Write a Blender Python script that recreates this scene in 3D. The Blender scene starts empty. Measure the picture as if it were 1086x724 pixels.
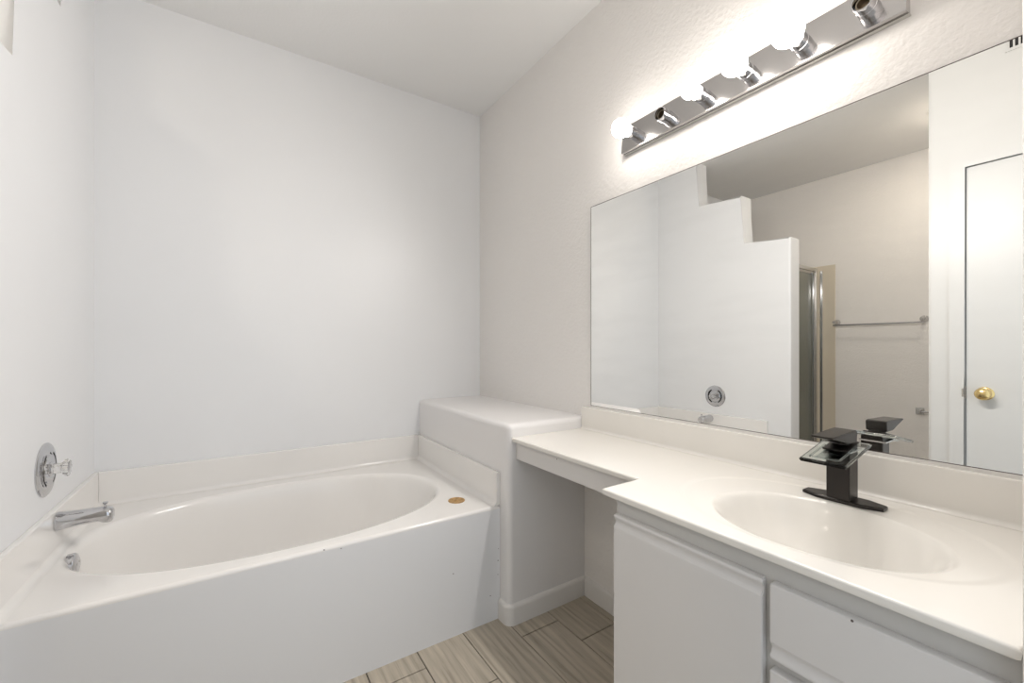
import bpy, bmesh, math, random
from mathutils import Vector, Matrix
R = math.radians
PI = math.pi
random.seed(7)
S = bpy.context.scene
COL = S.collection
H = 1.166                                   # camera height above the floor

# ------------------------------------------------------------------ camera
cam_d = bpy.data.cameras.new('camera'); cam = bpy.data.objects.new('camera', cam_d); COL.objects.link(cam)
cam.location = (0, 0, H); cam.rotation_euler = (R(90), 0, R(-33.2))
cam_d.sensor_width = 36; cam_d.lens = 443.7/1086*36; cam_d.shift_y = 7/1086
cam_d.clip_start = 0.02
S.camera = cam

# ------------------------------------------------------------------ world (daylight of the bedroom behind the doorway)
WORLD = 0.85
BULB = 20.0
ALCOVE_FILL = 6.0
SPOT = 12.5
w = bpy.data.worlds.new('world'); S.world = w; w.use_nodes = True
bg = w.node_tree.nodes['Background']; bg.inputs[0].default_value = (0.84, 0.92, 1.0, 1); bg.inputs[1].default_value = WORLD
S.view_settings.view_transform = 'Standard'; S.view_settings.look = 'None'
S.view_settings.gamma = 1; S.view_settings.use_curve_mapping = False
S.view_settings.exposure = 0.50

# ------------------------------------------------------------------ materials
def mat(name, col, rough=0.5, metal=0.0, spec=0.5, bump=None, vary=None, coat=0.0, trans=0.0, ior=1.45, emit=None):
    m = bpy.data.materials.new(name); m.use_nodes = True
    nt = m.node_tree; b = nt.nodes['Principled BSDF']
    b.inputs['Base Color'].default_value = (*col, 1)
    b.inputs['Roughness'].default_value = rough; b.inputs['Metallic'].default_value = metal
    b.inputs['Specular IOR Level'].default_value = spec; b.inputs['Coat Weight'].default_value = coat
    b.inputs['Coat Roughness'].default_value = 0.08
    b.inputs['Transmission Weight'].default_value = trans; b.inputs['IOR'].default_value = ior
    if emit:
        b.inputs['Emission Color'].default_value = (*emit[0], 1); b.inputs['Emission Strength'].default_value = emit[1]
    tc = nt.nodes.new('ShaderNodeTexCoord')
    if bump:
        sc, st, dist = bump
        n = nt.nodes.new('ShaderNodeTexNoise'); n.inputs['Scale'].default_value = sc; n.inputs['Detail'].default_value = 3
        bp = nt.nodes.new('ShaderNodeBump'); bp.inputs['Strength'].default_value = st; bp.inputs['Distance'].default_value = dist
        nt.links.new(tc.outputs['Object'], n.inputs['Vector']); nt.links.new(n.outputs['Fac'], bp.inputs['Height'])
        nt.links.new(bp.outputs['Normal'], b.inputs['Normal'])
    if vary:
        sc, amt = vary
        n2 = nt.nodes.new('ShaderNodeTexNoise'); n2.inputs['Scale'].default_value = sc; n2.inputs['Detail'].default_value = 4
        mr = nt.nodes.new('ShaderNodeMapRange'); mr.inputs[1].default_value = .3; mr.inputs[2].default_value = .7
        mr.inputs[3].default_value = 1-amt; mr.inputs[4].default_value = 1+amt
        mx = nt.nodes.new('ShaderNodeVectorMath'); mx.operation = 'SCALE'; mx.inputs[0].default_value = col
        nt.links.new(tc.outputs['Object'], n2.inputs['Vector']); nt.links.new(n2.outputs['Fac'], mr.inputs[0])
        nt.links.new(mr.outputs[0], mx.inputs['Scale']); nt.links.new(mx.outputs[0], b.inputs['Base Color'])
    return m

M = {}
M['wall'] = mat('wall_paint', (.865, .84, .815), .5, bump=(75, .75, .004), vary=(1.2, .01))
M['wall_smooth'] = mat('surround_paint', (.845, .85, .86), .38, bump=(60, .10, .001), vary=(1.5, .012))
M['ceiling'] = mat('ceiling_paint', (.88, .875, .865), .7, bump=(80, .25, .002))
M['ledge'] = mat('ledge_paint', (.84, .825, .82), .32, bump=(40, .05, .001))
M['trim'] = mat('trim_paint', (.80, .78, .755), .3)
M['tub'] = mat('cultured_marble_tub', (.88, .86, .835), .16, coat=.5, vary=(3, .015))
M['apron'] = mat('panel_white', (.82, .825, .84), .25)
M['counter'] = mat('cultured_marble_counter', (.885, .855, .805), .2, coat=.35, vary=(4, .012))
M['cabinet'] = mat('cabinet_white', (.72, .70, .685), .33, vary=(5, .01))
M['carcass'] = mat('cabinet_carcass', (.60, .585, .56), .45)
M['chrome'] = mat('chrome', (.60, .60, .615), .07, 1.0)
M['chrome_soft'] = mat('polished_plate', (.50, .485, .48), .17, 1.0, bump=(30, .03, .001))
M['steel'] = mat('satin_steel', (.62, .61, .59), .25, 1.0)
M['bronze'] = mat('dark_bronze', (.030, .026, .024), .33, .55, bump=(300, .08, .0005))
M['glass'] = mat('clear_glass', (.84, .90, .89), .03, trans=1.0, ior=1.5)
M['crystal'] = mat('clear_acrylic', (.96, .95, .94), .04, trans=.9, ior=1.49)
M['shower_glass'] = mat('shower_glass', (.55, .60, .58), .12, trans=.85, ior=1.45)
M['brass'] = mat('brass', (.80, .60, .27), .16, 1.0)
M['raw_brass'] = mat('tan_raw_cutout', (.50, .31, .13), .5, .35, vary=(120, .35))
M['dull'] = mat('dull_brass', (.34, .29, .22), .35, 1.0)
M['tray'] = mat('polished_tray', (.8, .82, .82), .22, 1.0, bump=(60, .3, .002))
M['black'] = mat('black_hole', (.02, .02, .02), .6)
M['white_plastic'] = mat('ceramic_white', (.85, .84, .8), .3)
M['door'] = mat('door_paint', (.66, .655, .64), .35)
M['surround'] = mat('shower_surround', (.74, .67, .55), .3)
M['bulb'] = mat('bulb_glass', (1, 1, 1), .2, emit=((1, .94, .87), BULB))
M['chip'] = mat('enamel_chip', (.12, .10, .09), .8)
M['grout'] = mat('grout', (.13, .12, .11), .9)
# mirror
m = mat('mirror_silver', (.95, .95, .93), .0, 1.0); M['mirror'] = m
nt = m.node_tree; b = nt.nodes['Principled BSDF']
tc = nt.nodes.new('ShaderNodeTexCoord'); mp = nt.nodes.new('ShaderNodeMapping'); mp.inputs['Scale'].default_value = (1, 1, 5)
mp.inputs['Rotation'].default_value = (R(-22), 0, 0)
n = nt.nodes.new('ShaderNodeTexNoise'); n.inputs['Scale'].default_value = 2.6; n.inputs['Detail'].default_value = 6
mr = nt.nodes.new('ShaderNodeMapRange'); mr.inputs[1].default_value = .45; mr.inputs[2].default_value = .8; mr.inputs[3].default_value = .0; mr.inputs[4].default_value = .06
df = nt.nodes.new('ShaderNodeBsdfDiffuse'); df.inputs[0].default_value = (.8, .8, .78, 1)
mix = nt.nodes.new('ShaderNodeMixShader'); out = nt.nodes['Material Output']
nt.links.new(tc.outputs['Object'], mp.inputs[0]); nt.links.new(mp.outputs[0], n.inputs['Vector']); nt.links.new(n.outputs['Fac'], mr.inputs[0])
nt.links.new(mr.outputs[0], mix.inputs[0]); nt.links.new(b.outputs[0], mix.inputs[1]); nt.links.new(df.outputs[0], mix.inputs[2]); nt.links.new(mix.outputs[0], out.inputs[0])
# plank tile
m = mat('wood_look_tile', (.4, .36, .3), .42); M['plank'] = m
nt = m.node_tree; b = nt.nodes['Principled BSDF']; L = nt.links.new
at = nt.nodes.new('ShaderNodeAttribute'); at.attribute_name = 'plank'
tc = nt.nodes.new('ShaderNodeTexCoord')
ad = nt.nodes.new('ShaderNodeVectorMath'); ad.operation = 'ADD'
sc = nt.nodes.new('ShaderNodeVectorMath'); sc.operation = 'SCALE'; sc.inputs['Scale'].default_value = 37.0
L(at.outputs['Vector'], sc.inputs[0]); L(tc.outputs['Object'], ad.inputs[0]); L(sc.outputs[0], ad.inputs[1])
mp = nt.nodes.new('ShaderNodeMapping'); mp.inputs['Scale'].default_value = (20, 1.0, 1); L(ad.outputs[0], mp.inputs[0])
n1 = nt.nodes.new('ShaderNodeTexNoise'); n1.inputs['Scale'].default_value = 2.2; n1.inputs['Detail'].default_value = 8; n1.inputs['Roughness'].default_value = .62; n1.inputs['Distortion'].default_value = .7
L(mp.outputs[0], n1.inputs['Vector'])
mp2 = nt.nodes.new('ShaderNodeMapping'); mp2.inputs['Scale'].default_value = (4, .8, 1); L(ad.outputs[0], mp2.inputs[0])
wv = nt.nodes.new('ShaderNodeTexWave'); wv.inputs['Scale'].default_value = 2.6; wv.inputs['Distortion'].default_value = 7; wv.inputs['Detail'].default_value = 3; wv.inputs['Detail Scale'].default_value = 1.2
L(mp2.outputs[0], wv.inputs['Vector'])
mx = nt.nodes.new('ShaderNodeMix'); mx.inputs[0].default_value = .12; L(n1.outputs['Fac'], mx.inputs[2]); L(wv.outputs['Fac'], mx.inputs[3])
cr = nt.nodes.new('ShaderNodeValToRGB'); L(mx.outputs[0], cr.inputs[0])
e = cr.color_ramp.elements; e[0].position = .28; e[0].color = (.40, .345, .27, 1); e[1].position = .68; e[1].color = (.76, .675, .55, 1)
x = e.new(.46); x.color = (.60, .53, .43, 1)
hs = nt.nodes.new('ShaderNodeVectorMath'); hs.operation = 'SCALE'
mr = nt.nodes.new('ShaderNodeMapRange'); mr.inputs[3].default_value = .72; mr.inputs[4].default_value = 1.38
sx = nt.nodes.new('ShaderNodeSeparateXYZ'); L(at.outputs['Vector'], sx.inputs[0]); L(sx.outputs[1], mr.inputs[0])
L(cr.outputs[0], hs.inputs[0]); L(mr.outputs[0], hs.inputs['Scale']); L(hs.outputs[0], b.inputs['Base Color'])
bp = nt.nodes.new('ShaderNodeBump'); bp.inputs['Strength'].default_value = .15; bp.inputs['Distance'].default_value = .002; L(n1.outputs['Fac'], bp.inputs['Height']); L(bp.outputs[0], b.inputs['Normal'])

# ------------------------------------------------------------------ helpers
def link(name, bm, m, parent=None, smooth=None, kind=None):
    bmesh.ops.recalc_face_normals(bm, faces=bm.faces[:])
    me = bpy.data.meshes.new(name); bm.to_mesh(me); bm.free()
    me.materials.append(M[m] if isinstance(m, str) else m)
    if smooth is not None:
        me.shade_smooth()
        if smooth < 180: me.set_sharp_from_angle(angle=R(smooth))
    o = bpy.data.objects.new(name, me); COL.objects.link(o)
    if smooth is not None:
        wn = o.modifiers.new('weighted_normal', 'WEIGHTED_NORMAL'); wn.keep_sharp = True
    if parent:
        o.parent = parent; o.matrix_parent_inverse = Matrix.Translation(-Vector(parent.location))
    if kind: o['kind'] = kind
    return o

def thing(name, label, cat, loc, group=None):
    o = bpy.data.objects.new(name, None); COL.objects.link(o); o.location = loc; o.empty_display_size = .05
    o['label'] = label; o['category'] = cat
    if group: o['group'] = group
    return o

def tag(o, label, cat, group=None):
    o['label'] = label; o['category'] = cat
    if group: o['group'] = group
    return o

def box(bm, x0, x1, y0, y1, z0, z1, bev=0, seg=3, pick=None):
    vs = [bm.verts.new((x, y, z)) for x in (x0, x1) for y in (y0, y1) for z in (z0, z1)]
    f = [(0, 1, 3, 2), (4, 6, 7, 5), (0, 4, 5, 1), (2, 3, 7, 6), (0, 2, 6, 4), (1, 5, 7, 3)]
    fs = [bm.faces.new([vs[i] for i in q]) for q in f]
    if bev:
        es = set(e for q in fs for e in q.edges)
        if pick: es = [e for e in es if pick((e.verts[0].co+e.verts[1].co)/2, (e.verts[1].co-e.verts[0].co).normalized())]
        bmesh.ops.bevel(bm, geom=list(es), offset=bev, segments=seg, affect='EDGES', profile=.5)
    return vs

def B(*a, **k):
    bm = bmesh.new(); box(bm, *a, **k); return bm

def prism(bm, pts, axis, a0, a1):
    """extrude closed 2D outline along axis; pts are the two other coordinates in xyz order"""
    def P(p, a):
        q = list(p); q.insert(axis, a); return q
    lo = [bm.verts.new(P(p, a0)) for p in pts]; hi = [bm.verts.new(P(p, a1)) for p in pts]
    n = len(pts)
    fs = [bm.faces.new(lo), bm.faces.new(hi[::-1])]
    for i in range(n): fs.append(bm.faces.new((lo[i], lo[(i+1) % n], hi[(i+1) % n], hi[i])))
    return lo, hi, fs

def lathe(bm, prof, origin, axis, n=32, cap=True):
    """prof: (along, radius) list, spun about axis through origin"""
    ax = Vector(axis).normalized(); up = Vector((0, 0, 1)) if abs(ax.z) < .9 else Vector((1, 0, 0))
    u = ax.cross(up).normalized(); v = ax.cross(u); o = Vector(origin); rings = []
    for a, r in prof:
        rings.append([bm.verts.new(o+ax*a+(u*math.cos(2*PI*i/n)+v*math.sin(2*PI*i/n))*max(r, 1e-5)) for i in range(n)])
    for p, q in zip(rings, rings[1:]):
        for i in range(n): bm.faces.new((p[i], p[(i+1) % n], q[(i+1) % n], q[i]))
    if cap:
        bm.faces.new(rings[0][::-1]); bm.faces.new(rings[-1])
    return rings

def loops(bm, rings, close=True):
    rs = [[bm.verts.new(p) for p in r] for r in rings]; n = len(rs[0])
    for p, q in zip(rs, rs[1:]):
        for i in range(n): bm.faces.new((p[i], p[(i+1) % n], q[(i+1) % n], q[i]))
    if close: bm.faces.new(rs[-1])
    return rs

def tube(bm, pts, r, n=12):
    for a, c in zip(pts, pts[1:]):
        d = Vector(c)-Vector(a); lathe(bm, [(0, r), (d.length, r)], a, d, n)

def angles(cx, cy, x0, x1, y0, y1, n=160):
    A = [2*PI*i/n for i in range(n)]
    C = [math.atan2(y-cy, x-cx) % (2*PI) for x in (x0, x1) for y in (y0, y1)]
    for c in C:
        j = min(range(len(A)), key=lambda i: abs((A[i]-c+PI) % (2*PI)-PI)); A[j] = c
    return sorted(A)

def rect_pt(cx, cy, t, x0, x1, y0, y1):
    dx, dy = math.cos(t), math.sin(t); s = 1e9
    if dx > 1e-9: s = min(s, (x1-cx)/dx)
    if dx < -1e-9: s = min(s, (x0-cx)/dx)
    if dy > 1e-9: s = min(s, (y1-cy)/dy)
    if dy < -1e-9: s = min(s, (y0-cy)/dy)
    return cx+dx*s, cy+dy*s

def ell_pt(cx, cy, t, ex, ey, a, b_, n=2.0):
    dx, dy = math.cos(t), math.sin(t); lo, hi = 0, 5
    for _ in range(40):
        s = (lo+hi)/2
        f = abs((cx+dx*s-ex)/a)**n+abs((cy+dy*s-ey)/b_)**n
        if f < 1: lo = s
        else: hi = s
    return cx+dx*s, cy+dy*s

# ------------------------------------------------------------------ room dimensions
XW = 1.378; YB = 2.505; XL = -0.5216; XF = -1.81; ZC = H+1.574
YREAR = -0.55; XD = -0.23; YA = 0.63; YE = 0.087; TH = .14

# floor: plank tiles over a grout bed
bm = bmesh.new()
box(bm, XF-.12, XW+.12, YREAR, YB+.12, -.05, -.004)
edges = [.385-.19*k for k in range(11, 0, -1)]+[.385, .575, .77, .959, 1.148, 1.338, 1.528]
joint = {.385: 1.449, .575: 1.264, .77: .84, .959: 1.393, 1.148: 1.246}
pl = []
for a, c in zip(edges, edges[1:]):
    j0 = joint.get(a, random.uniform(.1, .9)); y = j0-.915*4
    while y < YB+.1:
        pl.append((a, c, y, y+.915)); y += .915
tile_faces = []
for a, c, y0, y1 in pl:
    x0, x1 = max(a, XF-.12)+.0016, min(c, XW+.12)-.0022; y0 = max(y0, YREAR)+.0022; y1 = min(y1, YB+.12)-.0022
    if x1 <= x0 or y1 <= y0: continue
    n0 = len(bm.faces); box(bm, x0, x1, y0, y1, -.006, 0, bev=.001, seg=1, pick=lambda c_, d: c_.z > -.001)
    tile_faces.append(((x0, x1, y0, y1), random.random(), (.8 if c < .78 else .30 if c < .97 else .12)+.2*random.random(), random.random()))  # right-hand planks darker: partly own tone, partly the counter's shade put into colour
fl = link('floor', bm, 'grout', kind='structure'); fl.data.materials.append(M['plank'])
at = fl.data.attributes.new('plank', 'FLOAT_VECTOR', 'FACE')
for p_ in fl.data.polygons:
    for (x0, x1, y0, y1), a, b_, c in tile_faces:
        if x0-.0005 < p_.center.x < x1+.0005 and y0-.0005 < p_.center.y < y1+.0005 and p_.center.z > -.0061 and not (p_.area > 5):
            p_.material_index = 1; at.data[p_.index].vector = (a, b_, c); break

link('ceiling', B(XF-.12, XW+.12, YREAR, YB+.12, ZC, ZC+.1), 'ceiling', kind='structure')
link('wall_right', B(XW, XW+.12, YREAR, YB+.12, 0, ZC), 'wall', kind='structure')
link('wall_back', B(XF-.12, XW, YB, YB+.12, 0, ZC), 'wall_smooth', kind='structure')
link('wall_far', B(XF-.12, XF, YREAR, YB, 0, ZC), 'wall', kind='structure')
link('wall_alcove', B(XF, XD-.12, YA-.12, YA, 0, ZC), 'wall', kind='structure')
# end wall of the vanity, its bullnose corner shows at the right edge
link('wall_end', B(.80, XW, YE-.12, YE, 0, ZC, bev=.012, seg=4, pick=lambda c, d: abs(d.z) > .9 and c.x < .85), 'wall', smooth=40, kind='structure')
# header over the entry doorway behind the camera
link('wall_rear', B(XD, .80, YE-.12, YE, 2.06, ZC), 'wall', kind='structure')
# stepped left wall
pts = [(1.395, 0), (1.395, H+.793), (1.735, H+.793), (1.735, H+1.185), (2.112, H+1.185), (2.112, ZC), (YB, ZC), (YB, 0)]
bm = bmesh.new(); lo, hi, fs = prism(bm, pts, 0, XL-TH, XL)
def stepedge(e):
    a, c = e.verts[0].co, e.verts[1].co; mid = (a+c)/2
    return mid.y < 2.2 and mid.z > .01 and not (abs(mid.z-ZC) < .01) and not (abs((c-a).normalized().x) > .9 and (abs(mid.y-1.735) < .01 and mid.z < H+.9 or abs(mid.y-2.112) < .01 and mid.z < H+1.3))
bmesh.ops.bevel(bm, geom=[e for e in bm.edges if stepedge(e)], offset=.014, segments=4, affect='EDGES', profile=.5)
link('wall_left', bm, 'wall_smooth', smooth=40, kind='structure')
# wall with the closet door
DZ = H+.882; DY = .497; DW = .765
bm = bmesh.new()
prism(bm, [(YREAR, 0), (YREAR, ZC), (YA, ZC), (YA, 0), (DY+.012, 0), (DY+.012, DZ+.012), (DY-DW-.012, DZ+.012), (DY-DW-.012, 0)], 0, XD-.12, XD)
bmesh.ops.bevel(bm, geom=[e for e in bm.edges if abs(e.verts[0].co.y-YA) < .001 and abs(e.verts[1].co.y-YA) < .001 and abs((e.verts[0].co-e.verts[1].co).normalized().z) > .9], offset=.012, segments=4, affect='EDGES')
link('wall_closet', bm, 'door', smooth=40, kind='structure')
# casing of the door
bm = bmesh.new()
def casing_outline(w0, w1, z):
    return [(DY+w0, 0), (DY+w1, 0), (DY+w1, DZ+w1), (DY-DW-w1, DZ+w1), (DY-DW-w1, 0), (DY-DW-w0, 0), (DY-DW-w0, DZ+w0), (DY+w0, DZ+w0)]
prism(bm, casing_outline(.004, .058, 0), 0, XD, XD+.009)
bmesh.ops.bevel(bm, geom=[e for e in bm.edges if e.verts[0].co.x > XD+.005 and e.verts[1].co.x > XD+.005], offset=.003, segments=2, affect='EDGES')
tr = link('trim_1', bm, 'door', smooth=40, kind='structure')
bm = bmesh.new(); prism(bm, [(DY+.012, 0), (DY+.012, DZ+.012), (DY-DW-.012, DZ+.012), (DY-DW-.012, 0), (DY-DW-.004, 0), (DY-DW-.004, DZ+.004), (DY+.004, DZ+.004), (DY+.004, 0)], 0, XD-.119, XD)
jamb = link('trim_2', bm, 'door', kind='structure')
dr = link('door_1', B(XD-.050, XD-.012, DY-DW, DY, .012, DZ, bev=.002, seg=2), 'door', smooth=40, kind='structure')
# brass knob on it
bm = bmesh.new(); ky, kz = DY-.062, H-.217
lathe(bm, [(0, .031), (.004, .031), (.008, .024), (.010, .013), (.030, .011), (.036, .018), (.043, .026), (.052, .0285), (.061, .026), (.067, .018), (.069, .0)], (XD-.012, ky, kz), (1, 0, 0), 36)
kb = link('door_knob', bm, 'brass', dr, smooth=60); kb['label'] = 'round brass knob'
bm = bmesh.new(); box(bm, XD-.030, XD+.0015, DY+.0005, DY+.0035, kz-.028, kz+.028); box(bm, XD+.0092, XD+.0105, DY+.005, DY+.012, kz-.02, kz+.02)
sp = link('strike_plate', bm, 'steel', jamb); sp['label'] = 'small dark metal strike plate'
# vent above the door
vt = thing('air_vent', 'white louvred air vent high on the wall above the brass-knobbed door', 'vent', (XD, .19, H+1.367))
vy0, vy1, vz0, vz1 = .02, .372, H+1.366, H+1.525
bm = bmesh.new()
for a in ((vy0, vy1, vz0, vz0+.012), (vy0, vy1, vz1-.018, vz1), (vy0, vy0+.018, vz0+.012, vz1-.018), (vy1-.008, vy1, vz0+.012, vz1-.018)):
    box(bm, XD+.0005, XD+.008, *a)
link('vent_frame', bm, 'door', vt)
link('vent_backing', B(XD+.0003, XD+.001, vy0+.018, vy1-.008, vz0+.012, vz1-.018), 'black', vt)
bm = bmesh.new(); y = vy0+.024
while y < vy1-.012:
    box(bm, XD+.0015, XD+.007, y, y+.006, vz0+.012, vz1-.018); y += .0165
link('louvre', bm, 'door', vt)

# tub-side ledge box, floor to ledge top, bullnosed
LX, LY, LZ = .949, 1.476, H-.322
link('wall_ledge', B(LX, XW, LY, YB, 0, LZ, bev=.024, seg=6, pick=lambda c, d: (abs(d.z) > .9 and c.x < LX+.01 and c.y < LY+.01) or (abs(d.y) > .9 and c.x < LX+.01 and c.z > LZ-.01) or (abs(d.x) > .9 and c.y < LY+.01 and c.z > LZ-.01)), 'ledge', smooth=50, kind='structure')

# baseboards: swept profile
def baseboard(name, path, m='trim', h=.087, t=.012):
    prof = [(0, 0), (t, 0), (t, h-.018), (t-.001, h-.010), (t-.005, h-.003), (0, h)]
    bm = bmesh.new(); rs = []
    for i, p in enumerate(path):
        p = Vector(p)
        ds = []
        if i > 0: ds.append((p-Vector(path[i-1])).normalized())
        if i < len(path)-1: ds.append((Vector(path[i+1])-p).normalized())
        ns = [Vector((d.y, -d.x)) for d in ds]; nn = sum(ns, Vector((0, 0))).normalized(); k = 1/max(.3, nn.dot(ns[0]))
        rs.append([bm.verts.new((p.x+nn.x*o*k, p.y+nn.y*o*k, z)) for o, z in prof])
    for a, c in zip(rs, rs[1:]):
        for j in range(len(prof)): bm.faces.new((a[j], a[(j+1) % len(prof)], c[(j+1) % len(prof)], c[j]))
    bm.faces.new(rs[0]); bm.faces.new(rs[-1][::-1])
    return link(name, bm, m, smooth=40, kind='structure')
r = .026
arc = [(LX+r-r*math.cos(a), LY+r-r*math.sin(a)) for a in [R(k*11.25) for k in range(9)]]
baseboard('baseboard_ledge', [(LX, 1.5415)]+arc+[(XW, LY)])
baseboard('baseboard_right', [(XW, LY-.0125), (XW, .777)])
baseboard('baseboard_far', [(XF, 1.57), (XF, YA+.013)][::-1])
baseboard('baseboard_left', [(XL-TH, 1.7), (XL-TH, 1.395), (XL, 1.395), (XL, 1.541)])
baseboard('baseboard_closet', [(XD, YREAR), (XD, DY-DW-.06)])

# ------------------------------------------------------------------ bathtub
TY = 1.544; TZ = H-.680
tub = thing('bathtub', 'built-in cream oval soaking tub with white flat front panel', 'bathtub', (.21, TY, 0))
x0, x1, y0, y1 = XL+.001, LX-.001, TY, YB-.001
cx, cy = .17, 2.0
A = angles(cx, cy, x0, x1, y0, y1, 180)
def rc(inset, z, front_only=True):
    return [(*rect_pt(cx, cy, t, x0, x1, y0+inset, y1), z) for t in A]
rg = [rc(.0008, .0), rc(.0008, TZ-.014), rc(0, TZ-.013)]
for k in range(1, 6):
    a = k*PI/10; rg.append(rc(.012*(1-math.cos(a)), TZ-.012+.012*math.sin(a)))
rg.append(rc(.03, TZ))
def sup(s, z, sx=0, a=.652, b_=.385, n=2.25):
    # right end slopes more than the left end
    return [(lambda p: (p[0]+sx, p[1], z))(ell_pt(cx, cy, t, cx, 2.012-.012*1, a*s, b_*s, n)) for t in A]
rg += [sup(1.035, TZ), sup(1.012, TZ-.0015), sup(.995, TZ-.007), sup(.982, TZ-.018), sup(.972, TZ-.034)]
for s, d, sx in ((.955, .07, -.004), (.93, .13, -.012), (.90, .20, -.022), (.865, .27, -.034), (.82, .325, -.045), (.75, .36, -.055), (.62, .38, -.06), (.4, .386, -.06), (.2, .388, -.06), (.05, .389, -.06)):
    rg.append(sup(s, TZ-d, sx))
bm = bmesh.new(); loops(bm, rg)
link('tub_shell', bm, 'tub', tub, smooth=50)
link('front_panel', B(x0, x1, TY-.0004, TY+.0006, 0, TZ-.013), 'apron', tub)['label'] = 'flat white painted front panel'
# splash strips with a small cove at their foot
ST = H-.537
def strip_prof(t=.016, cove=.016):
    p = [(0, ST), (t-.005, ST), (t-.0015, ST-.0015), (t, ST-.005), (t, TZ+cove)]
    for k in range(1, 6):
        a = k*PI/10; p.append((t+cove*(1-math.cos(a)), TZ+cove-cove*math.sin(a)+.0004))
    return p+[(0, TZ+.0004)]
bm = bmesh.new(); prism(bm, [(YB-.001-o, z) for o, z in strip_prof()], 0, XL+.0175, LX-.0175)
link('splash_strip', bm, 'tub', tub, smooth=40)
bm = bmesh.new(); prism(bm, [(XL+.001+o, z) for o, z in strip_prof(.016, .02)], 1, TY+.002, YB-.002)
link('splash_strip', bm, 'tub', tub, smooth=40)
bm = bmesh.new(); prism(bm, [(LX-.001-o, z) for o, z in strip_prof(.016, .02)], 1, TY+.002, YB-.002)
link('splash_strip', bm, 'tub', tub, smooth=40)
# overflow plate
bm = bmesh.new(); oc = (-.456, 1.945, TZ-.031)
ax = Vector((1, 0, .10)).normalized()
lathe(bm, [(-.01, .034), (.006, .034), (.010, .031), (.013, .023), (.014, .0)], oc, ax, 32)
ov = link('overflow_plate', bm, 'chrome', tub, smooth=50); ov['label'] = 'round chrome overflow plate'
bm = bmesh.new()
for s in (-1, 1): lathe(bm, [(0, .004), (.002, .004), (.003, .002)], Vector(oc)+ax*.012+Vector((0, s*.012, 0)), ax, 12)
link('screw', bm, 'steel', ov, smooth=50)
bm = bmesh.new(); lathe(bm, [(0, .036), (.003, .036), (.005, .03), (.003, .026), (.003, .018), (.012, .018), (.014, .0)], (-.22, 2.0, TZ-.388), (0, 0, 1), 28)
dn = link('tub_drain', bm, 'chrome', tub, smooth=50)
bm = bmesh.new(); lathe(bm, [(0, .037), (.0022, .037), (.003, .034), (.0012, .031), (.0012, .012), (.003, .010), (.004, .0)], (.815, 1.698, TZ), (0, 0, 1), 32)
dc = link('deck_cutout_cover', bm, 'raw_brass', tub, smooth=40); dc['label'] = 'small round tan and brass disc in the deck'
for x, z, s in ((.245, TZ-.010, .004), (.727, .255, .003), (.30, TZ-.017, .0025), (.90, .11, .003), (.938, .25, .003), (.94, .30, .002), (.937, .19, .0025)):
    bm = bmesh.new(); lathe(bm, [(0, s), (.0006, s*.7)], (x, TY+(0.001 if z > TZ-.012 else 0), z), (0, -1, .0), 7)
    ch = link('enamel_chip', bm, 'chip', tub); ch['label'] = 'tiny dark chip in the white panel'

# valve and spout on the left wall
vv = thing('tub_valve', 'round chrome tub valve with clear faceted knob above the spout', 'valve', (XL, 1.953, H-.392))
vc = Vector((XL, 1.953, H-.392))
bm = bmesh.new(); lathe(bm, [(0, .086), (.003, .086), (.007, .081), (.009, .070), (.008, .056), (.008, .050), (.013, .046), (.0135, .026), (.012, .0)], vc, (1, 0, 0), 56)
link('escutcheon', bm, 'chrome', vv, smooth=40)
for a0, a1 in ((R(30), R(150)), (R(210), R(330))):
    bm = bmesh.new(); N = 14; ring = []
    for i in range(N+1):
        a = a0+(a1-a0)*i/N
        for rr in (.052, .059): ring.append(bm.verts.new((XL+.0115, vc.y+rr*math.sin(a), vc.z+rr*math.cos(a))))
    for i in range(N): bm.faces.new((ring[2*i], ring[2*i+1], ring[2*i+3], ring[2*i+2]))
    bmesh.ops.solidify(bm, geom=bm.faces[:], thickness=.002)
    link('temperature_band', bm, 'steel', vv)
bm = bmesh.new(); lathe(bm, [(.010, .024), (.015, .023), (.016, .012), (.019, .011)], vc, (1, 0, 0), 28)
link('valve_stem', bm, 'chrome', vv, smooth=40)
bm = bmesh.new(); rs = []
for a, rr, fl_ in ((.018, .014, .0), (.020, .016, .04), (.036, .0155, .06), (.041, .017, .10), (.045, .023, .12), (.052, .0255, .12), (.057, .023, .1), (.058, .015, .0)):
    rs.append([(vc.x+a, vc.y+rr*(1+fl_*math.cos(8*t))*math.cos(t), vc.z+rr*(1+fl_*math.cos(8*t))*math.sin(t)) for t in [2*PI*i/64 for i in range(64)]])
r_ = loops(bm, rs); bm.faces.new(r_[0][::-1])
kn = link('handle', bm, 'crystal', vv, smooth=50); kn['label'] = 'clear acrylic knob'

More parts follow.
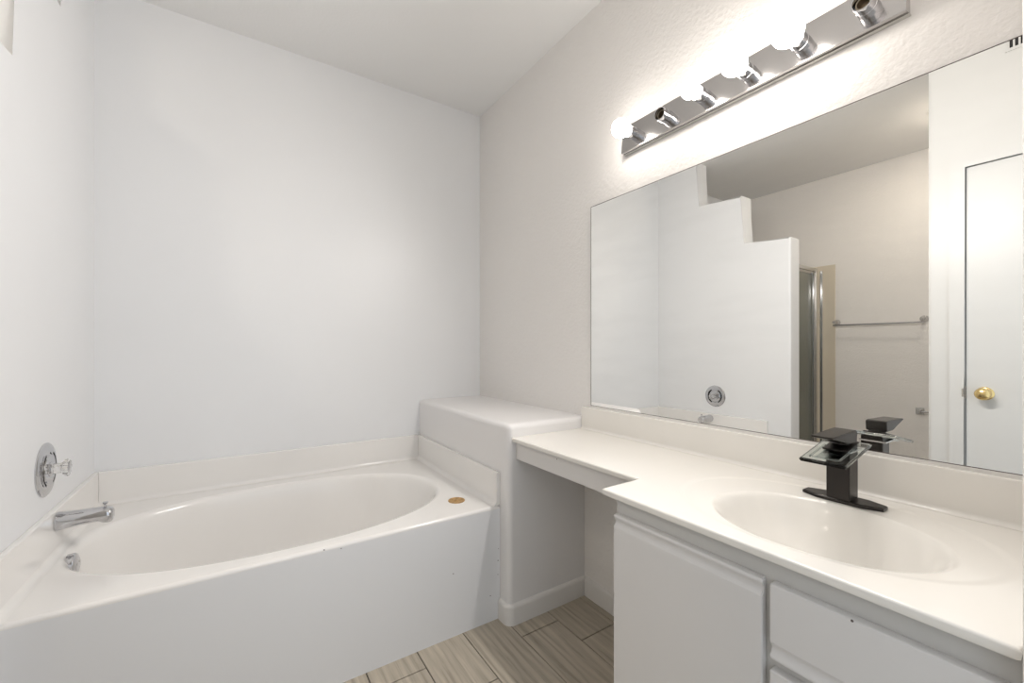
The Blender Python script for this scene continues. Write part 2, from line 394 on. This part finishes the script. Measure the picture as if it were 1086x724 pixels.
spt = thing('tub_spout', 'chrome tub spout with pull-up diverter over the tub end', 'spout', (XL+.017, 1.988, H-.571))
sc0 = Vector((XL+.0175, 1.988, H-.575)); bm = bmesh.new(); rs = []
for a, ry, rt, rb in ((0, .029, .029, .029), (.004, .030, .030, .030), (.03, .028, .028, .026), (.06, .0265, .027, .0235), (.09, .0255, .0265, .021), (.105, .025, .026, .023), (.115, .0245, .0255, .030), (.128, .024, .0245, .031), (.136, .021, .021, .028), (.140, .014, .014, .019)):
    rs.append([(sc0.x+a, sc0.y+ry*math.cos(t), sc0.z+(rt if math.sin(t) > 0 else rb)*math.sin(t)-.0) for t in [2*PI*i/40 for i in range(40)]])
r_ = loops(bm, rs); bm.faces.new(r_[0][::-1])
link('spout_body', bm, 'chrome', spt, smooth=50)
bm = bmesh.new(); lathe(bm, [(0, .0035), (.010, .0035), (.012, .006), (.017, .008), (.018, .006), (.018, 0)], (sc0.x+.118, sc0.y, sc0.z+.0235), (0, 0, 1), 20)
link('diverter_knob', bm, 'chrome', spt, smooth=40)

# ------------------------------------------------------------------ countertop with integral basin
CZ = H-.377; CT = .018; CX0 = .820; CY1 = .811; CXS = .965; XS = XW-.020
ct = thing('countertop', 'glossy cream vanity countertop with integral oval sink and backsplash', 'countertop', (1.1, .8, CZ-CT))
cx, cy = 1.05, .405
X0, X1, Y0, Y1 = CX0, XW-.001, YE+.001, CY1
A = angles(cx, cy, X0, X1, Y0, Y1, 200)
def rr_(i, z): return [(*rect_pt(cx, cy, t, X0+i, X1, Y0, Y1-i), z) for t in A]
rg = [rr_(.004, CZ-CT), rr_(.0008, CZ-CT+.0035)]
for k in range(0, 7):
    a = k*PI/12; rg.append(rr_(.005*(1-math.cos(a)), CZ-.005+.005*math.sin(a)))
def ee(s, z, big=False):
    if big: return [(*ell_pt(cx, cy, t, 1.088, .42, .222*s, .295*s, 2.1), z) for t in A]
    return [(*ell_pt(cx, cy, t, 1.05, .400, .165*s, .207*s, 2.05), z) for t in A]
rg += [rr_(.014, CZ), ee(1.03, CZ, 1), ee(1.01, CZ-.0002, 1), ee(.99, CZ-.0008, 1), ee(.97, CZ-.0015, 1), ee(.95, CZ-.0019, 1)]
for s, d in ((1.055, .0024), (1.03, .0034), (1.005, .0058), (.98, .0105), (.955, .0165), (.92, .0265), (.88, .040), (.83, .056), (.76, .074), (.67, .092), (.56, .108), (.44, .119), (.3, .127), (.15, .130)):
    rg.append(ee(s, CZ-d))
bm = bmesh.new(); loops(bm, rg)
# shallow part over the knee space
ya, yb = CY1-.005, LY-.001
p = [(X1, CZ-CT), (CXS+.004, CZ-CT), (CXS+.0008, CZ-CT+.0035)]
for k in range(0, 7):
    a = k*PI/12; p.append((CXS+.005*(1-math.cos(a)), CZ-.005+.005*math.sin(a)))
p.append((X1, CZ))
lo = [bm.verts.new((x, ya, z)) for x, z in p]; hi = [bm.verts.new((x, yb, z)) for x, z in p]
for i in range(len(p)): bm.faces.new((lo[i], lo[(i+1) % len(p)], hi[(i+1) % len(p)], hi[i]))
bm.faces.new(lo); bm.faces.new(hi[::-1])
link('counter_slab', bm, 'counter', ct, smooth=45)
bm = bmesh.new(); SZ = H-.275
prism(bm, [(X1, CZ), (X1, SZ), (XS+.006, SZ), (XS+.002, SZ-.0015), (XS, SZ-.006), (XS, CZ+.012), (XS-.001, CZ+.007), (XS-.004, CZ+.003), (XS-.010, CZ+.0004)], 1, YE+.002, LY-.002)
link('backsplash', bm, 'counter', ct, smooth=40)
bm = bmesh.new(); lathe(bm, [(0, .024), (.004, .024), (.005, .019), (.002, .017), (.002, .013), (.006, .013), (.008, .0)], (1.05, .40, CZ-.131), (0, 0, 1), 28)
dd = link('sink_drain', bm, 'bronze', ct, smooth=40); dd['label'] = 'round metal sink drain'

# ------------------------------------------------------------------ vanity cabinet
FX = .840
vb = thing('vanity_cabinet', 'white vanity cabinet with one door and drawers under the sink', 'cabinet', (1.1, .43, 0))
CB = CZ-CT-.001
bm = bmesh.new()
box(bm, FX+.018, XW-.001, .757, .775, 0, CB)                      # left side
box(bm, FX+.018, XW-.001, YE+.001, YE+.018, 0, CB)                # right side
box(bm, FX+.018, XW-.02, YE+.018, .757, .10, .115)                # bottom
box(bm, XW-.015, XW-.001, YE+.018, .757, .10, CB-.17)             # back
link('cabinet_body', bm, 'carcass', vb)
bm = bmesh.new()
for a in ((YE+.001, .775, H-.450, CB), (YE+.001, .775, .09, .125), (.757, .775, .125, H-.450), (.375, .412, .125, H-.450), (YE+.001, YE+.025, .125, H-.450)):
    box(bm, FX, FX+.018, *a)
for zt in (H-.5845, H-.7425, H-.9005): box(bm, FX, FX+.018, YE+.025, .375, zt-.018, zt+.018)
link('face_frame', bm, 'carcass', vb)
link('toe_kick', B(FX+.05, FX+.062, YE+.02, .755, 0, .09), 'carcass', vb)
def front(name, y0, y1, zt, zb, top=True):
    P = [(0, 0), (.0135, 0), (.0165, -.0015), (.018, -.005), (.0165, -.009), (.012, -.014), (.0105, -.020), (.0125, -.026), (.0165, -.030), (.018, -.034)]
    Hh = zt-zb
    pr = [(o, z) for o, z in P]+[(.018, -Hh+.003), (.015, -Hh), (0, -Hh)]
    if not top: pr = [(o, -Hh-z) for o, z in pr]
    bm = bmesh.new(); prism(bm, [(FX-.0005-o, zt+z) for o, z in pr], 1, y0, y1)
    bmesh.ops.recalc_face_normals(bm, faces=bm.faces[:])
    capE = set()
    for f in bm.faces:
        if abs(f.normal.y) > .9: capE |= set(f.edges)
    bmesh.ops.bevel(bm, geom=list(capE), offset=.0018, segments=2, affect='EDGES')
    return link(name, bm, 'cabinet', vb, smooth=50)
front('cabinet_door', .400, .771, H-.434, .107)
front('drawer', YE+.012, .3865, H-.434, H-.574, False)
front('drawer', YE+.012, .3865, H-.593, H-.732, False)
front('drawer', YE+.012, .3865, H-.751, H-.890, False)
front('drawer', YE+.012, .3865, H-.909, .107, False)
bm = bmesh.new(); box(bm, .983, .998, .776, LY-.017, H-.468, CB, bev=.001, seg=1)
link('apron_panel', bm, 'cabinet', vb, smooth=40)
link('filler_strip', B(.985, .998, LY-.015, LY-.001, H-.468, CB, bev=.001, seg=1), 'cabinet', vb)
bm = bmesh.new(); lathe(bm, [(0, .0022), (.001, .0018)], (FX-.0185, .262, H-.436), (-1, 0, 0), 8); link('screw_mark', bm, 'chip', vb)
bm = bmesh.new(); lathe(bm, [(0, .002), (.001, .0015)], (.983, 1.20, H-.409), (-1, 0, 0), 8)
link('screw_mark', bm, 'chip', vb)

# ------------------------------------------------------------------ mirror
mi = thing('vanity_mirror', 'large frameless wall mirror above the vanity backsplash', 'mirror', (XW, .79, H-.275))
MY0, MY1, MZ0, MZ1 = .098, 1.425, H-.266, H+.653
link('mirror_glass', B(XW-.006, XW-.0005, MY0, MY1, MZ0, MZ1), 'mirror', mi)
bm = bmesh.new()
box(bm, XW-.0075, XW-.0005, MY0, MY1, MZ0-.0095, MZ0-.0005)
link('bottom_channel', bm, 'trim', mi)
bm = bmesh.new()
for a in ((MY0, MY1+.0018, MZ1, MZ1+.0018), (MY1, MY1+.0018, MZ0, MZ1), (MY0, MY1, MZ0-.0005, MZ0+.0012)): box(bm, XW-.0066, XW-.0004, *a)
ed = link('mirror_edge', bm, 'chip', mi); ed['label'] = 'thin dark edge of the mirror glass'

# ------------------------------------------------------------------ light bar
LB0, LB1, LZ0, LZ1, LXF = .3235, 1.219, H+.815, H+.929, 1.350
lb = thing('vanity_light_bar', 'chrome six-socket light bar above the mirror, four bulbs lit', 'light fixture', (XW, .77, LZ0))
bm = bmesh.new()
prism(bm, [(LXF-.004, LZ0), (LXF-.004, LZ0+.004), (LXF+.008, LZ1-.003), (LXF+.012, LZ1), (XW-.0005, LZ1), (XW-.0005, LZ0)], 1, LB0, LB1)
link('back_plate', bm, 'chrome_soft', lb, smooth=40)
bm = bmesh.new(); box(bm, LXF+.012, XW-.0005, LB0-.002, LB1+.002, LZ0-.003, LZ0); 
link('plate_edge', bm, 'steel', lb)
zc = (LZ0+LZ1)/2-.005
ys = [1.146-.15*k for k in range(6)]
lit = [0, 2, 3, 4]
sock0 = None
for k, y in enumerate(ys):
    if sock0 is None:
        bm = bmesh.new(); o = (LXF-.0005, y, zc)
        lathe(bm, [(-.012, .0235), (.020, .0235), (.0205, .0222), (.0235, .0222), (.024, .0235), (.045, .0235), (.0465, .0225), (.0465, .0205), (.044, .0195), (.010, .0195), (.010, .0)], o, (-1, 0, 0), 40)
        sock0 = link('socket', bm, 'chrome', lb, smooth=35)
        bm = bmesh.new(); lathe(bm, [(.010, .017), (.034, .017), (.036, .0165), (.036, .0135), (.014, .0130), (.014, .0045), (.022, .004), (.023, .0)], o, (-1, 0, 0), 32)
        ins0 = link('socket_insert', bm, 'dull', sock0, smooth=35)
        ins0.matrix_parent_inverse = Matrix.Identity(4); ins0['label'] = 'dull threaded socket liner'
    else:
        s = sock0.copy(); COL.objects.link(s); s.location.y = y-ys[0]
        i_ = ins0.copy(); COL.objects.link(i_); i_.parent = s
rad = {0: .036, 2: .031, 3: .037, 4: .040}
for k in lit:
    bm = bmesh.new(); r = rad[k]; L0 = .036; pr = [(L0, .0125), (L0+.008, .0135), (L0+.018, .017)]
    c0 = L0+.018+r*.92
    for j in range(0, 15):
        a = R(150)-R(150)*j/14
        pr.append((c0+r*math.cos(a), max(r*math.sin(a), 1e-4)))
    pr = [pr[0], pr[1]]+[q for q in pr[3:] if q[0] > L0+.010]
    lathe(bm, pr, (LXF, ys[k], zc), (-1, 0, 0), 36)
    bl = link('bulb', bm, 'bulb', lb, smooth=60); bl['label'] = 'lit white bulb'
    bm = bmesh.new(); lathe(bm, [(.030, .0125), (L0+.001, .0125)], (LXF, ys[k], zc), (-1, 0, 0), 24)
    sl = bpy.data.lights.new('bulb_light', 'SPOT'); sl.energy = SPOT; sl.color = (1, .965, .93); sl.spot_size = R(179); sl.spot_blend = 1.0; sl.shadow_soft_size = .012
    so = bpy.data.objects.new('bulb_light', sl); COL.objects.link(so); so.location = (LXF-c0-r-.014, ys[k], zc); so.rotation_euler = (0, R(68), 0)
    link('bulb_collar', bm, 'white_plastic', lb, smooth=40)

# ------------------------------------------------------------------ faucet
fc = thing('sink_faucet', 'square dark bronze waterfall faucet with glass spout plate behind the sink', 'faucet', (1.255, .421, CZ-.0012))
FZ = CZ-.0012
bm = bmesh.new()
def stad(hw, hl, z, tip):
    cxp, cyp = 1.260, .421
    return [(cxp-hw, cyp-hl*.55, z), (cxp-tip, cyp-hl, z), (cxp+tip, cyp-hl, z), (cxp+hw, cyp-hl*.55, z), (cxp+hw, cyp+hl*.55, z), (cxp+tip, cyp+hl, z), (cxp-tip, cyp+hl, z), (cxp-hw, cyp+hl*.55, z)]
r_ = loops(bm, [stad(.030, .083, FZ, .014), stad(.030, .083, FZ+.006, .014), stad(.027, .080, FZ+.008, .012)]); bm.faces.new(r_[0][::-1])
link('base_plate', bm, 'bronze', fc)
bm = bmesh.new()
prism(bm, [(1.232, FZ+.008), (1.285, FZ+.008), (1.285, H-.240), (1.232, H-.252)], 1, .398, .446)
bmesh.ops.bevel(bm, geom=bm.edges[:], offset=.0015, segments=2, affect='EDGES')
link('faucet_body', bm, 'bronze', fc, smooth=40)
# glass plate, tilted forward
def tilt(x): return H-.236-(1.285-x)*.20
bm = bmesh.new()
prism(bm, [(1.132, tilt(1.132)-.005), (1.287, tilt(1.287)-.005), (1.287, tilt(1.287)+.004), (1.132, tilt(1.132)+.004)], 1, .371, .466)
bmesh.ops.bevel(bm, geom=bm.edges[:], offset=.0025, segments=3, affect='EDGES')
gp = link('glass_spout_plate', bm, 'glass', fc, smooth=40); gp['label'] = 'clear bevelled glass waterfall plate'
bm = bmesh.new()
# rim recess drawn as a dark channel in the plate
for a in ((1.150, 1.232, .388, .391), (1.150, 1.232, .447, .450), (1.147, 1.150, .388, .450)):
    x0_, x1_, y0_, y1_ = a
    prism(bm, [(x0_, tilt(x0_)+.0042), (x1_, tilt(x1_)+.0042), (x1_, tilt(x1_)+.0062), (x0_, tilt(x0_)+.0062)], 1, y0_, y1_)
link('glass_rim', bm, 'glass', fc)
bm = bmesh.new()
prism(bm, [(1.203, tilt(1.203)+.0045), (1.276, tilt(1.276)+.0045), (1.276, tilt(1.276)+.008), (1.203, tilt(1.203)+.008)], 1, .392, .444)
bmesh.ops.bevel(bm, geom=bm.edges[:], offset=.001, segments=2, affect='EDGES')
link('clamp_plate', bm, 'bronze', fc, smooth=40)
bm = bmesh.new()
prism(bm, [(1.160, tilt(1.160)-.0075), (1.224, tilt(1.224)-.0075), (1.224, tilt(1.224)-.0058), (1.160, tilt(1.160)-.0058)], 1, .396, .442)
link('water_tray', bm, 'tray', fc)
bm = bmesh.new(); lathe(bm, [(0, .019), (.008, .019)], (1.250, .420, H-.236), (0, 0, 1), 28)
link('neck', bm, 'bronze', fc, smooth=40)
link('under_clamp', B(1.222, 1.286, .390, .450, H-.2575, H-.2525, bev=.001, seg=2), 'chrome', fc, smooth=40)
bm = bmesh.new()
prism(bm, [(1.128, H-.2080), (1.192, H-.2215), (1.212, H-.2290), (1.266, H-.2290), (1.270, H-.203), (1.262, H-.2000), (1.126, H-.2045)], 1, .394, .440)
bmesh.ops.bevel(bm, geom=bm.edges[:], offset=.0015, segments=2, affect='EDGES')
link('lever_handle', bm, 'bronze', fc, smooth=40)

# ------------------------------------------------------------------ things seen in the mirror: towel bar, paper holder, shower
tb = thing('towel_bar', 'chrome towel bar on the far alcove wall, seen in the mirror', 'towel bar', (XF, 1.28, H+.205))
bm = bmesh.new(); lathe(bm, [(0, .0065), (.60, .0065)], (XF+.058, .975, H+.205), (0, 1, 0), 16)
link('bar', bm, 'chrome', tb, smooth=40)
for y in (.985, 1.565):
    bm = bmesh.new(); lathe(bm, [(0, .027), (.004, .027), (.010, .018), (.014, .010), (.050, .010), (.066, .013), (.070, .0)], (XF+.0005, y, H+.232), (1, 0, 0), 24)
    box(bm, XF+.052, XF+.064, y-.006, y+.006, H+.204, H+.232, bev=.002, seg=2)
    link('bar_post', bm, 'crystal', tb, smooth=40)
tp = thing('toilet_paper_holder', 'small metal paper holder low on the far alcove wall', 'paper holder', (XF, 1.01, H-.5))
bm = bmesh.new(); box(bm, XF+.0005, XF+.006, .985, 1.035, H-.53, H-.475, bev=.002, seg=2); box(bm, XF+.006, XF+.055, .998, 1.008, H-.520, H-.488, bev=.002, seg=2)
link('mounting_plate', bm, 'steel', tp, smooth=40)
bm = bmesh.new(); lathe(bm, [(0, .007), (.15, .007)], (XF+.045, .86, H-.503), (0, 1, 0), 14)
link('roller', bm, 'chrome', tp, smooth=40)
bm = bmesh.new(); box(bm, XF+.0005, XF+.006, .835, .885, H-.53, H-.475, bev=.002, seg=2); box(bm, XF+.006, XF+.055, .852, .862, H-.520, H-.488, bev=.002, seg=2)
link('mounting_plate', bm, 'steel', tp, smooth=40)

SY = 1.73; SXR = XL-TH; ssz = H+.762
su = thing('shower_surround', 'yellowed cream shower surround panels beyond the stepped wall', 'shower surround', (-1.2, 2.1, 0))
bm = bmesh.new(); box(bm, XF+.0005, XF+.010, 1.575, YB-.012, .10, ssz, bev=.003, seg=2)
link('surround_panel', bm, 'surround', su, smooth=40)
link('surround_panel', B(XF+.011, SXR-.011, YB-.0105, YB-.0005, .10, ssz), 'surround', su)
link('surround_panel', B(SXR-.010, SXR-.0005, SY-.02, YB-.012, .10, ssz), 'surround', su)
bm = bmesh.new(); box(bm, XF+.0005, SXR-.0005, SY+.025, YB-.001, 0, .06); box(bm, XF+.0005, SXR-.0005, SY-.04, SY+.025, 0, .099, bev=.008, seg=3)
sp_ = link('shower_pan', bm, 'white_plastic', su, smooth=40)
sd = thing('shower_door', 'chrome framed shower door of grey glass, seen in the mirror', 'shower door', (-1.2, SY, .10))
fx0, fx1, fz1 = XF+.0105, SXR-.0105, H+.748
bm = bmesh.new()
for a in ((fx0, fx0+.030, .10, fz1), (fx1-.030, fx1, .10, fz1), (fx0+.030, fx1-.030, fz1-.035, fz1), (fx0+.030, fx1-.030, .10, .130)):
    box(bm, a[0], a[1], SY-.016, SY+.016, a[2], a[3], bev=.003, seg=2)
link('door_frame', bm, 'steel', sd, smooth=40)
bm = bmesh.new()
for a in ((fx0+.033, fx0+.055, .135, fz1-.04), (-1.155, -1.130, .135, fz1-.04), (fx0+.055, -1.155, fz1-.062, fz1-.04), (fx0+.055, -1.155, .135, .157)):
    box(bm, a[0], a[1], SY-.011, SY+.011, a[2], a[3], bev=.002, seg=2)
ds = link('door_sash', bm, 'chrome', sd, smooth=40)
link('glass_panel', B(fx0+.055, -1.155, SY-.003, SY+.003, .157, fz1-.062), 'shower_glass', ds)
link('fixed_glass', B(-1.13, fx1-.030, SY-.003, SY+.003, .130, fz1-.035), 'shower_glass', sd)
bm = bmesh.new(); box(bm, XF+.0105, XF+.022, SY-.060, SY-.040, .10, H+.715, bev=.003, seg=2)
link('wall_channel', bm, 'chrome', sd, smooth=40)
bm = bmesh.new(); tube(bm, [(-1.18, SY-.012, H-.10), (-1.18, SY-.045, H-.10)], .005); tube(bm, [(-1.18, SY-.012, H+.05), (-1.18, SY-.045, H+.05)], .005); tube(bm, [(-1.18, SY-.045, H-.115), (-1.18, SY-.045, H+.065)], .007)
link('door_handle', bm, 'chrome', ds, smooth=40)

# added alcove fill light, kept out of the mirror's view, brightens the far wall
cl = thing('added_fill_light', 'added round fill light, unseen, on the alcove ceiling beyond the tub wall', 'light fixture', (-1.15, .735, ZC))
bm = bmesh.new(); lathe(bm, [(0, .095), (.004, .093), (.005, .088), (.004, .076), (.0, .076)], (-1.15, .735, ZC-.0002), (0, 0, -1), 36, cap=False)
link('fill_light_ring', bm, 'white_plastic', cl, smooth=40)
bm = bmesh.new(); lathe(bm, [(0, .075), (.002, .075)], (-1.15, .735, ZC-.0003), (0, 0, -1), 36)
lens = mat('fill_light_lens', (1, 1, 1), .4, emit=((1, .90, .76), ALCOVE_FILL*12)); M['lens'] = lens
link('lens', bm, 'lens', cl, smooth=40)
